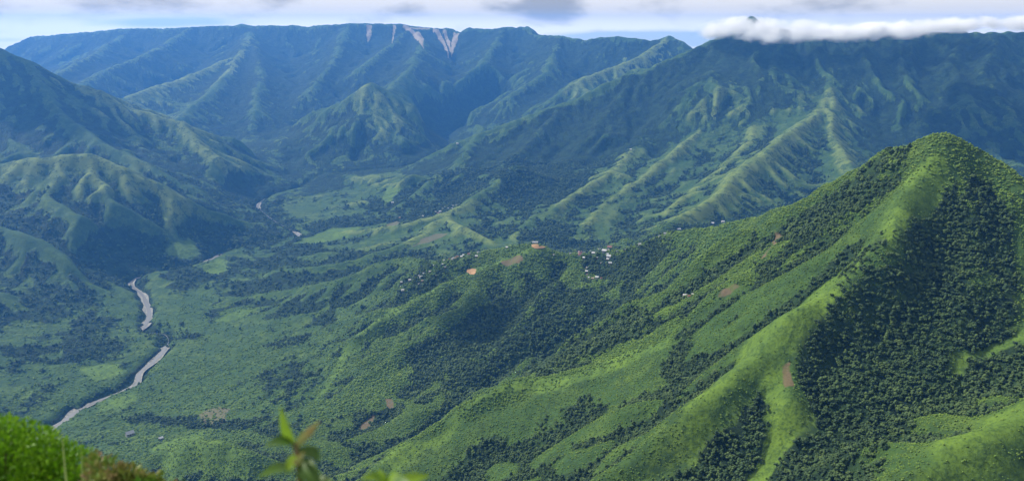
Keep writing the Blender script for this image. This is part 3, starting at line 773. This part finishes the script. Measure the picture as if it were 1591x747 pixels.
def build_houses():
    r = random.Random(5)
    for i, (px, py, w, Y, kind, label, g) in enumerate(HOUSES):
        v = place_px(px, py, Y)
        wm = w * v.length / 1249.0 * (.9 if g != 'F' else .75)
        t = house(kind, wm, r.randrange(3))
        z = float(hfine(np.array([v.x]), np.array([v.y]))[0])
        t.location = (v.x, v.y, z + .12 * wm + .3); t.rotation_euler.z = r.uniform(-.5, .5) - math.atan2(v.x, v.y) * .5
        CLEAR.append((v.x, v.y, wm))
        tag(t, label, 'house', GROUPN[g])
    # the long hall on the hilltop
    v = place_px(831.5, 378.5, 2050); z = float(hfine(np.array([v.x]), np.array([v.y]))[0])
    t = D.objects.new('hall', None); COL.objects.link(t); t.location = (v.x, v.y + 4, z + 1.2); t.rotation_euler.z = -.06
    bm = bmesh.new(); box_bm(bm, -7.5, 7.5, -2.6, 2.6, -3, 2.6); bm_obj('wall', bm, WALLS[1], t)
    bm = bmesh.new()
    for s in (-1, 1):
        p = [(-8.1, s * 3.2, 2.5), (8.1, s * 3.2, 2.5), (8.1, 0, 4.1), (-8.1, 0, 4.1)]
        lo = [bm.verts.new(q) for q in p]; hi = [bm.verts.new((q[0], q[1], q[2] + .15)) for q in p]
        bm.faces.new(lo); bm.faces.new(hi)
        for i in range(4): bm.faces.new([lo[i], lo[(i + 1) % 4], hi[(i + 1) % 4], hi[i]])
    bm_obj('roof', bm, ROOF['zinc'], t)
    for k in range(5):
        bm = bmesh.new(); box_bm(bm, -6.6 + k * 3 - .5, -6.6 + k * 3 + .5, -2.66, -2.61, .9, 1.9); bm_obj('window', bm, DARK, t)
    bm = bmesh.new(); box_bm(bm, -5.4, -4.6, -2.66, -2.61, -.2, 1.9); bm_obj('door', bm, DARK, t)
    tag(t, 'long pale hall with a low zinc roof beside the hilltop dirt pitch', 'hall'); CLEAR.append((v.x, v.y, 16))
build_houses()
# bare orange pitches
def court(px, py, wpx, hpx, Y, label, col):
    v = place_px(px, py, Y); a = wpx / 2 / 1249 * v.length
    # outline on the land
    ring = []
    for k in range(36):
        t = k / 36 * 6.283; u = 1 + .10 * math.sin(3 * t + px) + .06 * math.sin(7 * t)
        q = hit(px + wpx / 2 * math.cos(t) * u, v_py(v) + hpx / 2 * math.sin(t) * u)
        if q is None or abs(q.y - v.y) > 160: q = v
        ring.append(q)
    V = []; F = []; m = 8
    for j in range(1, m + 1):
        for q in ring:
            x = v.x + (q.x - v.x) * j / m; y = v.y + (q.y - v.y) * j / m
            V.append((x, y))
    xs = np.array([v.x] + [p[0] for p in V]); ys = np.array([v.y] + [p[1] for p in V]); zs = hfine(xs, ys) + 1.1
    vs = list(zip(xs.tolist(), ys.tolist(), zs.tolist())); n = len(ring)
    for k in range(n): F.append((0, 1 + k, 1 + (k + 1) % n))
    for j in range(m - 1):
        for k in range(n): F.append((1 + j * n + k, 1 + (j + 1) * n + k, 1 + (j + 1) * n + (k + 1) % n, 1 + j * n + (k + 1) % n))
    o = mesh_obj('dirt_pitch', vs, F, col, smooth=True); tag(o, label, None, None, 'structure')
    for j in range(0, len(V), 3): CLEAR.append((V[j][0], V[j][1], 7))
def v_py(v):
    d = math.atan2(-v.z, v.y) - PITCH
    return H_PX / 2 + F_PX * math.tan(d)
ORANGE = flat_mat('orange_earth', (.40, .25, .13), .95, .05)
court(838, 383, 26, 7, 2030, 'bare orange dirt pitch on the rounded hilltop below the long hall', ORANGE)
court(733, 422, 15, 9, 2015, 'small round orange dirt clearing lower down the green spur', ORANGE)
CL = np.array(CLEAR)
def clear_of(x, y, extra):
    ok = np.ones(x.shape, bool)
    for cx, cy, w in CLEAR:
        L_ = math.hypot(cx, cy); ux, uy = cx / L_, cy / L_
        # room round it and a little more on the side one looks from
        dx, dy = x - cx, y - cy; al = dx * ux + dy * uy; ac = dx * uy - dy * ux
        al = np.where(al < 0, al / 1.9, al)
        ok &= np.hypot(al, ac) > w * .45 + extra * .22
    return ok

# ================================================================== trees and scrub as cover
def lobes(r, n, R, H, lob, sub=1, jit=.22, squash=.8, base=.35):
    """lumpy leafy crown from uneven clumps; one bmesh"""
    bm = bmesh.new()
    for k in range(n):
        a = r.random() * 6.283; d = R * math.sqrt(r.random()) * .8; h = H * (base + (1 - base) * r.random() * (1 - .45 * (d / R) ** 2))
        s = lob * (.7 + .6 * r.random())
        before = len(bm.verts)
        bmesh.ops.create_icosphere(bm, subdivisions=sub, radius=s, matrix=Matrix.Translation((d * math.cos(a), d * math.sin(a), h)) @ Matrix.Diagonal((1, 1, squash, 1)))
        bm.verts.ensure_lookup_table()
        for v in bm.verts[before:]:
            v.co += Vector((r.gauss(0, 1), r.gauss(0, 1), r.gauss(0, 1))) * s * jit
    return bm
def leaf_mat(name, c1, c2, c3):
    M, nt, b = new_mat(name)
    oi = N(nt, 'ShaderNodeObjectInfo'); geo = N(nt, 'ShaderNodeNewGeometry')
    n = N(nt, 'ShaderNodeTexNoise'); n.inputs['Scale'].default_value = 1 / 70; n.inputs['Detail'].default_value = 3; L(nt, geo, 'Position', n, 'Vector')
    v = math_(nt, 'ADD', math_(nt, 'MULTIPLY', oi.outputs['Random'], .7), math_(nt, 'MULTIPLY', n.outputs[0], .6))
    cr = N(nt, 'ShaderNodeValToRGB'); nt.links.new(v, cr.inputs[0])
    e = cr.color_ramp.elements; e[0].position = .2; e[0].color = (*c1, 1); e[1].position = 1.1 if False else 1.0; e[1].color = (*c3, 1)
    m = e.new(.6); m.color = (*c2, 1)
    nt.links.new(cr.outputs[0], b.inputs['Base Color'])
    return M
tree_leaf = leaf_mat('tree_leaves', (.018, .038, .017), (.036, .068, .021), (.066, .105, .030))
shrub_leaf = leaf_mat('scrub_leaves', (.058, .112, .019), (.096, .166, .025), (.136, .205, .034))
cols = {}
def variants(key, specs, mat):
    c = D.collections.new(key); cols[key] = c
    for i, (n, R, Hh, lob, sq, base, trunk) in enumerate(specs):
        r = random.Random(i * 7 + len(key)); bm = lobes(r, n, R, Hh, lob, 1, .2, sq, base)
        if trunk: bmesh.ops.create_cone(bm, cap_ends=True, segments=5, radius1=.035 * Hh, radius2=.02 * Hh, depth=Hh * .7, matrix=Matrix.Translation((0, 0, Hh * .3)))
        me = D.meshes.new(key); bm.to_mesh(me); bm.free(); me.materials.append(mat); me.polygons.foreach_set('use_smooth', np.ones(len(me.polygons), bool))
        c.objects.link(D.objects.new(key, me))
variants('tree_shape', [(9, .42, 1.0, .20, .8, .45, 1), (12, .5, .85, .2, .7, .4, 1), (8, .3, 1.15, .19, 1.0, .3, 1), (14, .6, .8, .19, .6, .45, 1)], tree_leaf)
variants('scrub_shape', [(6, .5, .5, .26, .8, .2, 0), (8, .7, .4, .22, .8, .2, 0), (5, .3, .8, .22, 1.1, .2, 0)], shrub_leaf)

def scatter(name, key, pts, size, label, seed):
    me = D.meshes.new(name); me.vertices.add(len(pts)); me.vertices.foreach_set('co', pts.astype(np.float32).ravel())
    o = D.objects.new(name, me); COL.objects.link(o); fattr(me, 'size', size)
    r = np.random.default_rng(seed); fattr(me, 'turn', r.random(len(pts)) * 6.283)
    ng = D.node_groups.new(name, 'GeometryNodeTree')
    ng.interface.new_socket('Geometry', in_out='INPUT', socket_type='NodeSocketGeometry'); ng.interface.new_socket('Geometry', in_out='OUTPUT', socket_type='NodeSocketGeometry')
    gi = ng.nodes.new('NodeGroupInput'); go = ng.nodes.new('NodeGroupOutput')
    ip = ng.nodes.new('GeometryNodeInstanceOnPoints'); ci = ng.nodes.new('GeometryNodeCollectionInfo')
    ci.inputs['Collection'].default_value = cols[key]; ci.inputs['Separate Children'].default_value = True; ci.inputs['Reset Children'].default_value = True
    ip.inputs['Pick Instance'].default_value = True
    def na(nm):
        a = ng.nodes.new('GeometryNodeInputNamedAttribute'); a.data_type = 'FLOAT'; a.inputs[0].default_value = nm; return a.outputs[0]
    cx = ng.nodes.new('ShaderNodeCombineXYZ'); ng.links.new(na('turn'), cx.inputs[2])
    e2r = ng.nodes.new('FunctionNodeEulerToRotation'); ng.links.new(cx.outputs[0], e2r.inputs[0])
    ng.links.new(gi.outputs[0], ip.inputs['Points']); ng.links.new(ci.outputs[0], ip.inputs['Instance'])
    ng.links.new(e2r.outputs[0], ip.inputs['Rotation']); ng.links.new(na('size'), ip.inputs['Scale'])
    ng.links.new(ip.outputs[0], go.inputs[0])
    md = o.modifiers.new('scatter', 'NODES'); md.node_group = ng
    return tag(o, label, None, None, 'stuff')

def wedge(n, r0, r1, r, half=38):
    a = np.radians((r.random(n) * 2 - 1) * half); R = np.sqrt(r.random(n) * (r1 * r1 - r0 * r0) + r0 * r0)
    return np.sin(a) * R, np.cos(a) * R
def seen(x, y, z, top):
    """drop what no nearby viewpoint could see: coarse sight test along the ray from the eye"""
    ok = np.ones(x.shape, bool)
    for t in np.concatenate([np.linspace(.12, .9, 40), np.linspace(.905, .985, 16)]):
        ok &= (z + top) * t > sample_lin(H, (x * t - GX0) / GS, (y * t - GY0) / GS) - 14
    return ok
def plant_cover():
    r = np.random.default_rng(21)
    X1, Y1, S1 = [], [], []
    for r0, r1, dens, sz in ((380, 1100, 1 / 12, 5.0), (1100, 2600, 1 / 28, 7.6), (2600, 4300, 1 / 90, 11.)):
        n = int(math.radians(76) / 2 * (r1 * r1 - r0 * r0) * dens)
        x, y = wedge(n, r0, r1, r)
        f, P = cover(x, y)
        d = sample_lin(DR, (x - GX0) / GS, (y - GY0) / GS)
        keep = (f + .75 * (r.random(n) - .5) > .56 - .5 * (d < 60) * (np.interp(y, RW_Y, RW_W) < .3)) & (d > 10 + 18 * np.interp(y, RW_Y, RW_W))
        keep &= r.random(n) > .72 * sstep(-350, -600, x) * sstep(1300, 1900, y)
        x, y, f = x[keep], y[keep], f[keep]
        X1.append(x); Y1.append(y); S1.append(sz * (.5 + .5 * r.random(len(x)) + .7 * r.random(len(x)) ** 4))
    x, y, s = map(np.concatenate, (X1, Y1, S1))
    z = hfine(x, y); k = seen(x, y, z, 15) & clear_of(x, y, 7)
    pts = np.stack([x, y, z - s * .12], -1)[k]
    print('trees', len(pts))
    scatter('forest', 'tree_shape', pts, s[k], 'dense dark green woodland filling gullies and slopes', 1)
    X1, Y1, S1 = [], [], []
    for r0, r1, dens, sz in ((380, 1050, 1 / 6, 1.8), (1050, 1600, 1 / 5, 2.9), (1600, 2300, 1 / 11, 4.8), (2300, 2900, 1 / 40, 5.5)):
        n = int(math.radians(76) / 2 * (r1 * r1 - r0 * r0) * dens)
        x, y = wedge(n, r0, r1, r)
        f, P = cover(x, y)
        d = sample_lin(DR, (x - GX0) / GS, (y - GY0) / GS)
        keep = (f < .62) & (d > 10 + 18 * np.interp(y, RW_Y, RW_W)) & (P['soil'] < .3) & (r.random(n) > .65 * P['field']) & (fbm(x / 25, y / 25, 2, 60) > -.5) & (r.random(n) > .8 * sstep(-250, -500, x) * sstep(1300, 1700, y)) & (r.random(n) > .75 * (P['field'] > .2) * sstep(1000, 800, y))
        x, y = x[keep], y[keep]
        X1.append(x); Y1.append(y); S1.append(sz * (.5 + .9 * r.random(len(x)) ** 2))
    x, y, s = map(np.concatenate, (X1, Y1, S1))
    z = hfine(x, y); k = seen(x, y, z, 5) & clear_of(x, y, 3)
    pts = np.stack([x, y, z - s * .1], -1)[k]
    print('scrub', len(pts))
    scatter('undergrowth', 'scrub_shape', pts, s[k], 'low bright green scrub scattered over the open slopes', 2)
plant_cover()

# ================================================================== air
def build_haze():
    me_o = None
    x0, x1, y0, y1, z0, z1 = -11600, 11600, -11600, 11600, -1080, 105
    V = [(x, y, z) for z in (z0, z1) for y in (y0, y1) for x in (x0, x1)]
    F = [(0, 2, 3, 1), (4, 5, 7, 6), (0, 1, 5, 4), (2, 6, 7, 3), (0, 4, 6, 2), (1, 3, 7, 5)]
    M = D.materials.new('haze'); M.use_nodes = True; nt = M.node_tree; nt.nodes.clear()
    out = N(nt, 'ShaderNodeOutputMaterial'); pv = N(nt, 'ShaderNodeVolumePrincipled')
    pv.inputs['Color'].default_value = (.10, .37, 1.0, 1); pv.inputs['Density'].default_value = HAZE
    pv.inputs['Anisotropy'].default_value = .35
    L(nt, pv, 0, out, 'Volume')
    o = mesh_obj('haze', V, F, M); tag(o, 'thin blue air haze over the valleys', None, None, 'stuff')
HAZE = 0.66e-4
build_haze()

# ================================================================== cloud wisps on the high ridge, as volumes inside the haze box
def build_cloud_wisps():
    M = D.materials.new('cloud_wisp'); M.use_nodes = True; nt = M.node_tree; nt.nodes.clear()
    out = N(nt, 'ShaderNodeOutputMaterial'); pv = N(nt, 'ShaderNodeVolumePrincipled'); pv.inputs['Color'].default_value = (1, 1, 1, 1)
    tc = N(nt, 'ShaderNodeTexCoord'); ln = N(nt, 'ShaderNodeVectorMath', operation='LENGTH'); L(nt, tc, 'Object', ln, 0)
    geo = N(nt, 'ShaderNodeNewGeometry'); n = N(nt, 'ShaderNodeTexNoise'); n.inputs['Scale'].default_value = 1 / 110; n.inputs['Detail'].default_value = 4; L(nt, geo, 'Position', n, 'Vector')
    d = math_(nt, 'ADD', math_(nt, 'SUBTRACT', 1, ln.outputs['Value']), math_(nt, 'MULTIPLY', math_(nt, 'SUBTRACT', n.outputs[0], .54), 2.9))
    nt.links.new(srange(nt, d, 0, 1.0, 0, .030), pv.inputs['Density'])
    L(nt, pv, 0, out, 'Volume')
    for px, py, Y, rx, ry, rz in CLOUD_WISPS:
        bm = bmesh.new(); bmesh.ops.create_icosphere(bm, subdivisions=3, radius=1)
        o = bm_obj('cloud_wisp', bm, M); o.location = at(px, py, Y); o.scale = (rx, ry, rz)
        tag(o, 'white cloud wisps clinging to the high ridge', None, None, 'stuff')
CLOUD_WISPS = [(1160,44,5150,300,220,75),(1240,50,5050,300,180,80),(1320,50,5000,280,170,68),(1190,58,4950,150,120,50),(1400,46,5000,340,190,62),(1495,38,5000,340,190,56),(1595,36,4950,330,190,52),(1110,50,5250,160,150,50)]
build_cloud_wisps()
# ================================================================== unseen cumulus added overhead to cast shade on the land
def build_shade_clouds():
    r = random.Random(11); V = []; F = []
    bm = bmesh.new()
    for px, py, size, sx in SHADE:
        v = hit(px, py)
        if v is None: continue
        t = (820 - v.z) / sdir.z; c = v + sdir * t
        for k in range(9):
            a = r.random() * 6.283; d = size * .62 * math.sqrt(r.random()); q = size * r.uniform(.28, .5)
            m = Matrix.Translation((c.x + d * math.cos(a) * sx, c.y + d * math.sin(a), c.z + r.uniform(-20, 40))) @ Matrix.Diagonal((1.2, 1.0, .3, 1))
            n0 = len(bm.verts); bmesh.ops.create_icosphere(bm, subdivisions=3, radius=q, matrix=m); bm.verts.ensure_lookup_table()
            for w in bm.verts[n0:]: w.co += (w.co - Vector((c.x, c.y, c.z))).normalized() * r.gauss(0, 1) * q * .05
    M, nt, b = new_mat('shade_cloud_white'); b.inputs['Base Color'].default_value = (.9, .9, .92, 1); b.inputs['Roughness'].default_value = 1
    o = bm_obj('shade_clouds', bm, M); tag(o, 'unseen white cumulus added above the valley to cast shade', None, None, 'stuff')
SHADE = [(1570,190,380,1.4),(60,130,300,1.2),(740,510,100,1.5)]
build_shade_clouds()

# ================================================================== plants by the viewpoint
def leaf_geo(V, F, base, tip, width, up, bend=.15, fold=.25, seg=7):
    """a pointed leaf blade from base to tip, folded along its midrib and arching"""
    base = Vector(base); tip = Vector(tip); ax = tip - base; ln = ax.length; side = ax.cross(up).normalized(); nor = side.cross(ax).normalized()
    o = len(V)
    for i in range(seg + 1):
        t = i / seg; w = width * (math.sin(math.pi * min(t * .97 + .03, 1) ** .85) ** .8) * .5
        c = base + ax * t + nor * bend * ln * math.sin(math.pi * t)
        for s in (-1, -.5, 0, .5, 1): V.append(tuple(c + side * w * s + nor * abs(s) * w * fold))
    for i in range(seg):
        for k in range(4): a = o + i * 5 + k; F.append((a, a + 1, a + 6, a + 5))
def fg_mat(name, cols_, scale=18, trans=.25, emissive=None):
    M, nt, b = new_mat(name); g = N(nt, 'ShaderNodeNewGeometry'); n = N(nt, 'ShaderNodeTexNoise'); n.inputs['Scale'].default_value = scale; n.inputs['Detail'].default_value = 3; L(nt, g, 'Position', n, 'Vector')
    cr = N(nt, 'ShaderNodeValToRGB'); L(nt, n, 0, cr, 0); e = cr.color_ramp.elements
    e[0].position = .3; e[0].color = (*cols_[0], 1); e[1].position = .7; e[1].color = (*cols_[-1], 1)
    for i, c in enumerate(cols_[1:-1]): m = e.new(.3 + .4 * (i + 1) / (len(cols_) - 1)); m.color = (*c, 1)
    L(nt, cr, 0, b, 'Base Color'); b.inputs['Roughness'].default_value = .5
    tr = N(nt, 'ShaderNodeBsdfTranslucent'); L(nt, cr, 0, tr, 'Color'); mx = N(nt, 'ShaderNodeMixShader'); mx.inputs[0].default_value = trans
    L(nt, b, 0, mx, 1); L(nt, tr, 0, mx, 2); L(nt, mx, 0, nt.nodes['Material Output'], 'Surface')
    return M
BARK = flat_mat('bark', (.10, .07, .045), .9, .1)
def tube(V, F, pts, r0, r1, n=6):
    o = len(V); pts = [Vector(p) for p in pts]
    for i, p in enumerate(pts):
        t = i / (len(pts) - 1); d = (pts[min(i + 1, len(pts) - 1)] - pts[max(i - 1, 0)]).normalized()
        a = d.orthogonal().normalized(); b = d.cross(a); rr = r0 + (r1 - r0) * t
        for k in range(n): q = k / n * 6.283; V.append(tuple(p + (a * math.cos(q) + b * math.sin(q)) * rr))
    for i in range(len(pts) - 1):
        for k in range(n): F.append((o + i * n + k, o + i * n + (k + 1) % n, o + (i + 1) * n + (k + 1) % n, o + (i + 1) * n + k))
def leafy_shrub(name, lobes_, n, ll, lw, mat, label, seed, root):
    """lobes_: (x, y, forward, radius in pixels) of leafy heads; a fine leaved bush standing on stems"""
    r = random.Random(seed); t = D.objects.new(name, None); COL.objects.link(t)
    base = Vector(root); gz = float(hfine(np.array([base.x]), np.array([base.y]))[0]); base.z = gz; t.location = base
    V = []; F = []; SV = []; SF = []
    tot = sum(q[3] ** 2 for q in lobes_)
    for px, py, Y, rp in lobes_:
        c = Vector(at(px, py, Y)); R = rp / 1249 * c.length
        for k in range(int(n * rp * rp / tot)):
            d = Vector((r.gauss(0, 1), r.gauss(0, 1), r.gauss(0, 1) + .35)).normalized(); rad = R * (.42 + .62 * r.random() ** .6)
            p = c + d * rad; out = (d + Vector((r.gauss(0, .5), r.gauss(0, .5), r.gauss(0, .5) + .4))).normalized()
            l = ll * r.uniform(.6, 1.3)
            leaf_geo(V, F, p - base, p + out * l - base, lw * r.uniform(.7, 1.2), Vector((r.gauss(0, 1), r.gauss(0, 1), r.gauss(0, 1))), .12, .2, 2)
        for k in range(3):
            e = c + Vector((r.uniform(-1, 1), r.uniform(-1, 1), r.uniform(-.3, .7))) * R * .6
            tube(SV, SF, [Vector((r.uniform(-.1, .1), r.uniform(-.1, .1), -.05)), (c - base) * .5 + Vector((r.uniform(-.05, .05), 0, -.1)), c - base, e - base], .006, .002)
    mesh_obj('leaves', V, F, mat, t, True); mesh_obj('stem', SV, SF, BARK, t, True)
    return tag(t, label, 'bush')
GREEN = fg_mat('bright_small_leaves', [(.034, .11, .004), (.11, .26, .008), (.21, .38, .015)], 14)
RUST = fg_mat('rusty_leaves', [(.06, .17, .015), (.13, .21, .03), (.17, .18, .04), (.30, .19, .13)], 9)
leafy_shrub('bush', [(8,736,2.7,68),(80,748,2.7,50),(-75,730,2.8,82),(128,800,2.6,64),(40,840,2.7,110),(-90,850,2.7,130),(55,712,2.9,40),(112,722,2.8,26),(-10,712,2.95,50)], 26000, .022, .010, GREEN, 'dense bright green fine leaved bush filling the bottom left corner', 3, (at(10, 800, 2.7)[0], 2.75, 0))
leafy_shrub('bush', [(165,750,2.5,28),(192,756,2.5,27),(222,766,2.5,28),(250,785,2.5,28),(150,722,2.6,14),(200,800,2.5,48)], 1500, .030, .016, RUST, 'low bush with rusty red and olive leaves right of the bright green bush', 4, (at(200, 790, 2.5)[0], 2.5, 0))
def blades():
    r = random.Random(9); V = []; F = []; b = Vector(at(120, 800, 2.55)); gz = float(hfine(np.array([b.x]), np.array([b.y]))[0]); root = Vector((b.x, b.y, gz))
    for (x, y, Y) in ((96,662,2.55),(125,680,2.5),(138,702,2.5)):
        tip = Vector(at(x, y, Y)) - root; s = Vector((r.uniform(-.02, .02), r.uniform(-.02, .02), -.04)); mid = s.lerp(tip, .6) + Vector((r.uniform(.01, .04), 0, .03))
        leaf_geo(V, F, mid, tip, .010, Vector((0, -1, .3)), .06, .1, 8); tube(V, F, [s, s.lerp(mid, .5), mid], .003, .002, 4)
    M = fg_mat('grass_blades', [(.25, .34, .08), (.40, .46, .18)], 20)
    o = mesh_obj('grass_tuft', V, F, M, None, True); o.location = root; tag(o, 'tuft of pale yellowish grass blades between the two corner bushes', 'grass tuft')
blades()
LEAF_A = fg_mat('young_leaf', [(.13, .25, .02), (.26, .40, .04)], 14, .45); LEAF_B = fg_mat('pinkish_leaf', [(.30, .19, .07), (.28, .36, .12)], 22, .4); LEAF_C = fg_mat('mature_leaf', [(.035, .085, .015), (.07, .14, .02)], 14, .2)
STEMM = fg_mat('young_stem', [(.20, .10, .06), (.25, .18, .09)], 20, .0)
def seedling(label, stem_px, Y, leaves):
    b = Vector(at(*stem_px[0], Y)); gz = float(hfine(np.array([b.x]), np.array([b.y]))[0]); root = Vector((b.x, b.y, gz))
    t = D.objects.new('sapling', None); COL.objects.link(t); t.location = root
    pts = [Vector((0, 0, -.05)), (Vector(at(*stem_px[0], Y)) - root) * .5 + Vector((.02, 0, 0))] + [Vector(at(*p, Y)) - root for p in stem_px]
    V = []; F = []; tube(V, F, pts, .010, .0045, 8); mesh_obj('stem', V, F, STEMM, t, True)
    for bx, by, tx, ty, dY, w, mat, bend, up in leaves:
        V = []; F = []; leaf_geo(V, F, Vector(at(bx, by, Y)) - root, Vector(at(tx, ty, Y + dY)) - root, w, Vector(up), bend, .22, 12)
        o = mesh_obj('leaf', V, F, mat, t, True)
    return tag(t, label, 'sapling')
seedling('sapling with an upright green leaf and a pinkish one at its tip', [(470,800),(467,745),(463,710),(458,688)], 1.45,
 [(456,692,436,630,-.02,.021,LEAF_A,.10,(0,-1,.1)),(460,692,498,652,.02,.016,LEAF_B,.14,(0,-1,.2)),(458,700,412,693,-.05,.034,LEAF_C,.28,(0,-.5,1)),
  (462,698,494,722,.04,.030,LEAF_C,.25,(.3,-.6,1)),(462,696,478,668,.06,.020,LEAF_C,.1,(0,-1,.3)),(466,712,500,765,-.06,.036,LEAF_C,.16,(.5,-1,.3)),(460,706,445,735,-.05,.022,LEAF_A,.1,(0,-1,.3)),
  (468,752,398,742,-.10,.040,LEAF_C,.2,(0,-.4,1)),(470,760,540,770,-.05,.04,LEAF_C,.2,(0,-.4,1)),(460,720,474,700,-.07,.016,LEAF_B,.1,(0,-1,.2))])
seedling('low sapling with yellow green leaves just showing at the bottom edge', [(600,830),(598,775),(600,752)], 1.4,
 [(600,756,588,728,.02,.024,LEAF_A,.1,(0,-1,.2)),(602,752,628,742,-.02,.030,LEAF_A,.2,(0,-.5,1)),(598,756,562,742,-.04,.028,LEAF_A,.2,(0,-.5,1)),(600,765,650,775,-.1,.04,LEAF_C,.2,(0,-.4,1)),
  (602,762,668,738,.05,.028,LEAF_A,.12,(0,-.6,1)),(598,770,540,780,-.1,.04,LEAF_C,.2,(0,-.4,1))])
seedling('small plant with one dark leaf peeping over the bottom edge', [(295,830),(293,775)], 1.8, [(293,775,285,741,0,.022,LEAF_C,.1,(0,-1,.2)),(293,778,312,745,.03,.020,LEAF_A,.1,(0,-1,.2)),(293,780,262,760,.0,.022,LEAF_C,.1,(0,-.6,1))])
print('done', round(time.time() - T0, 1))
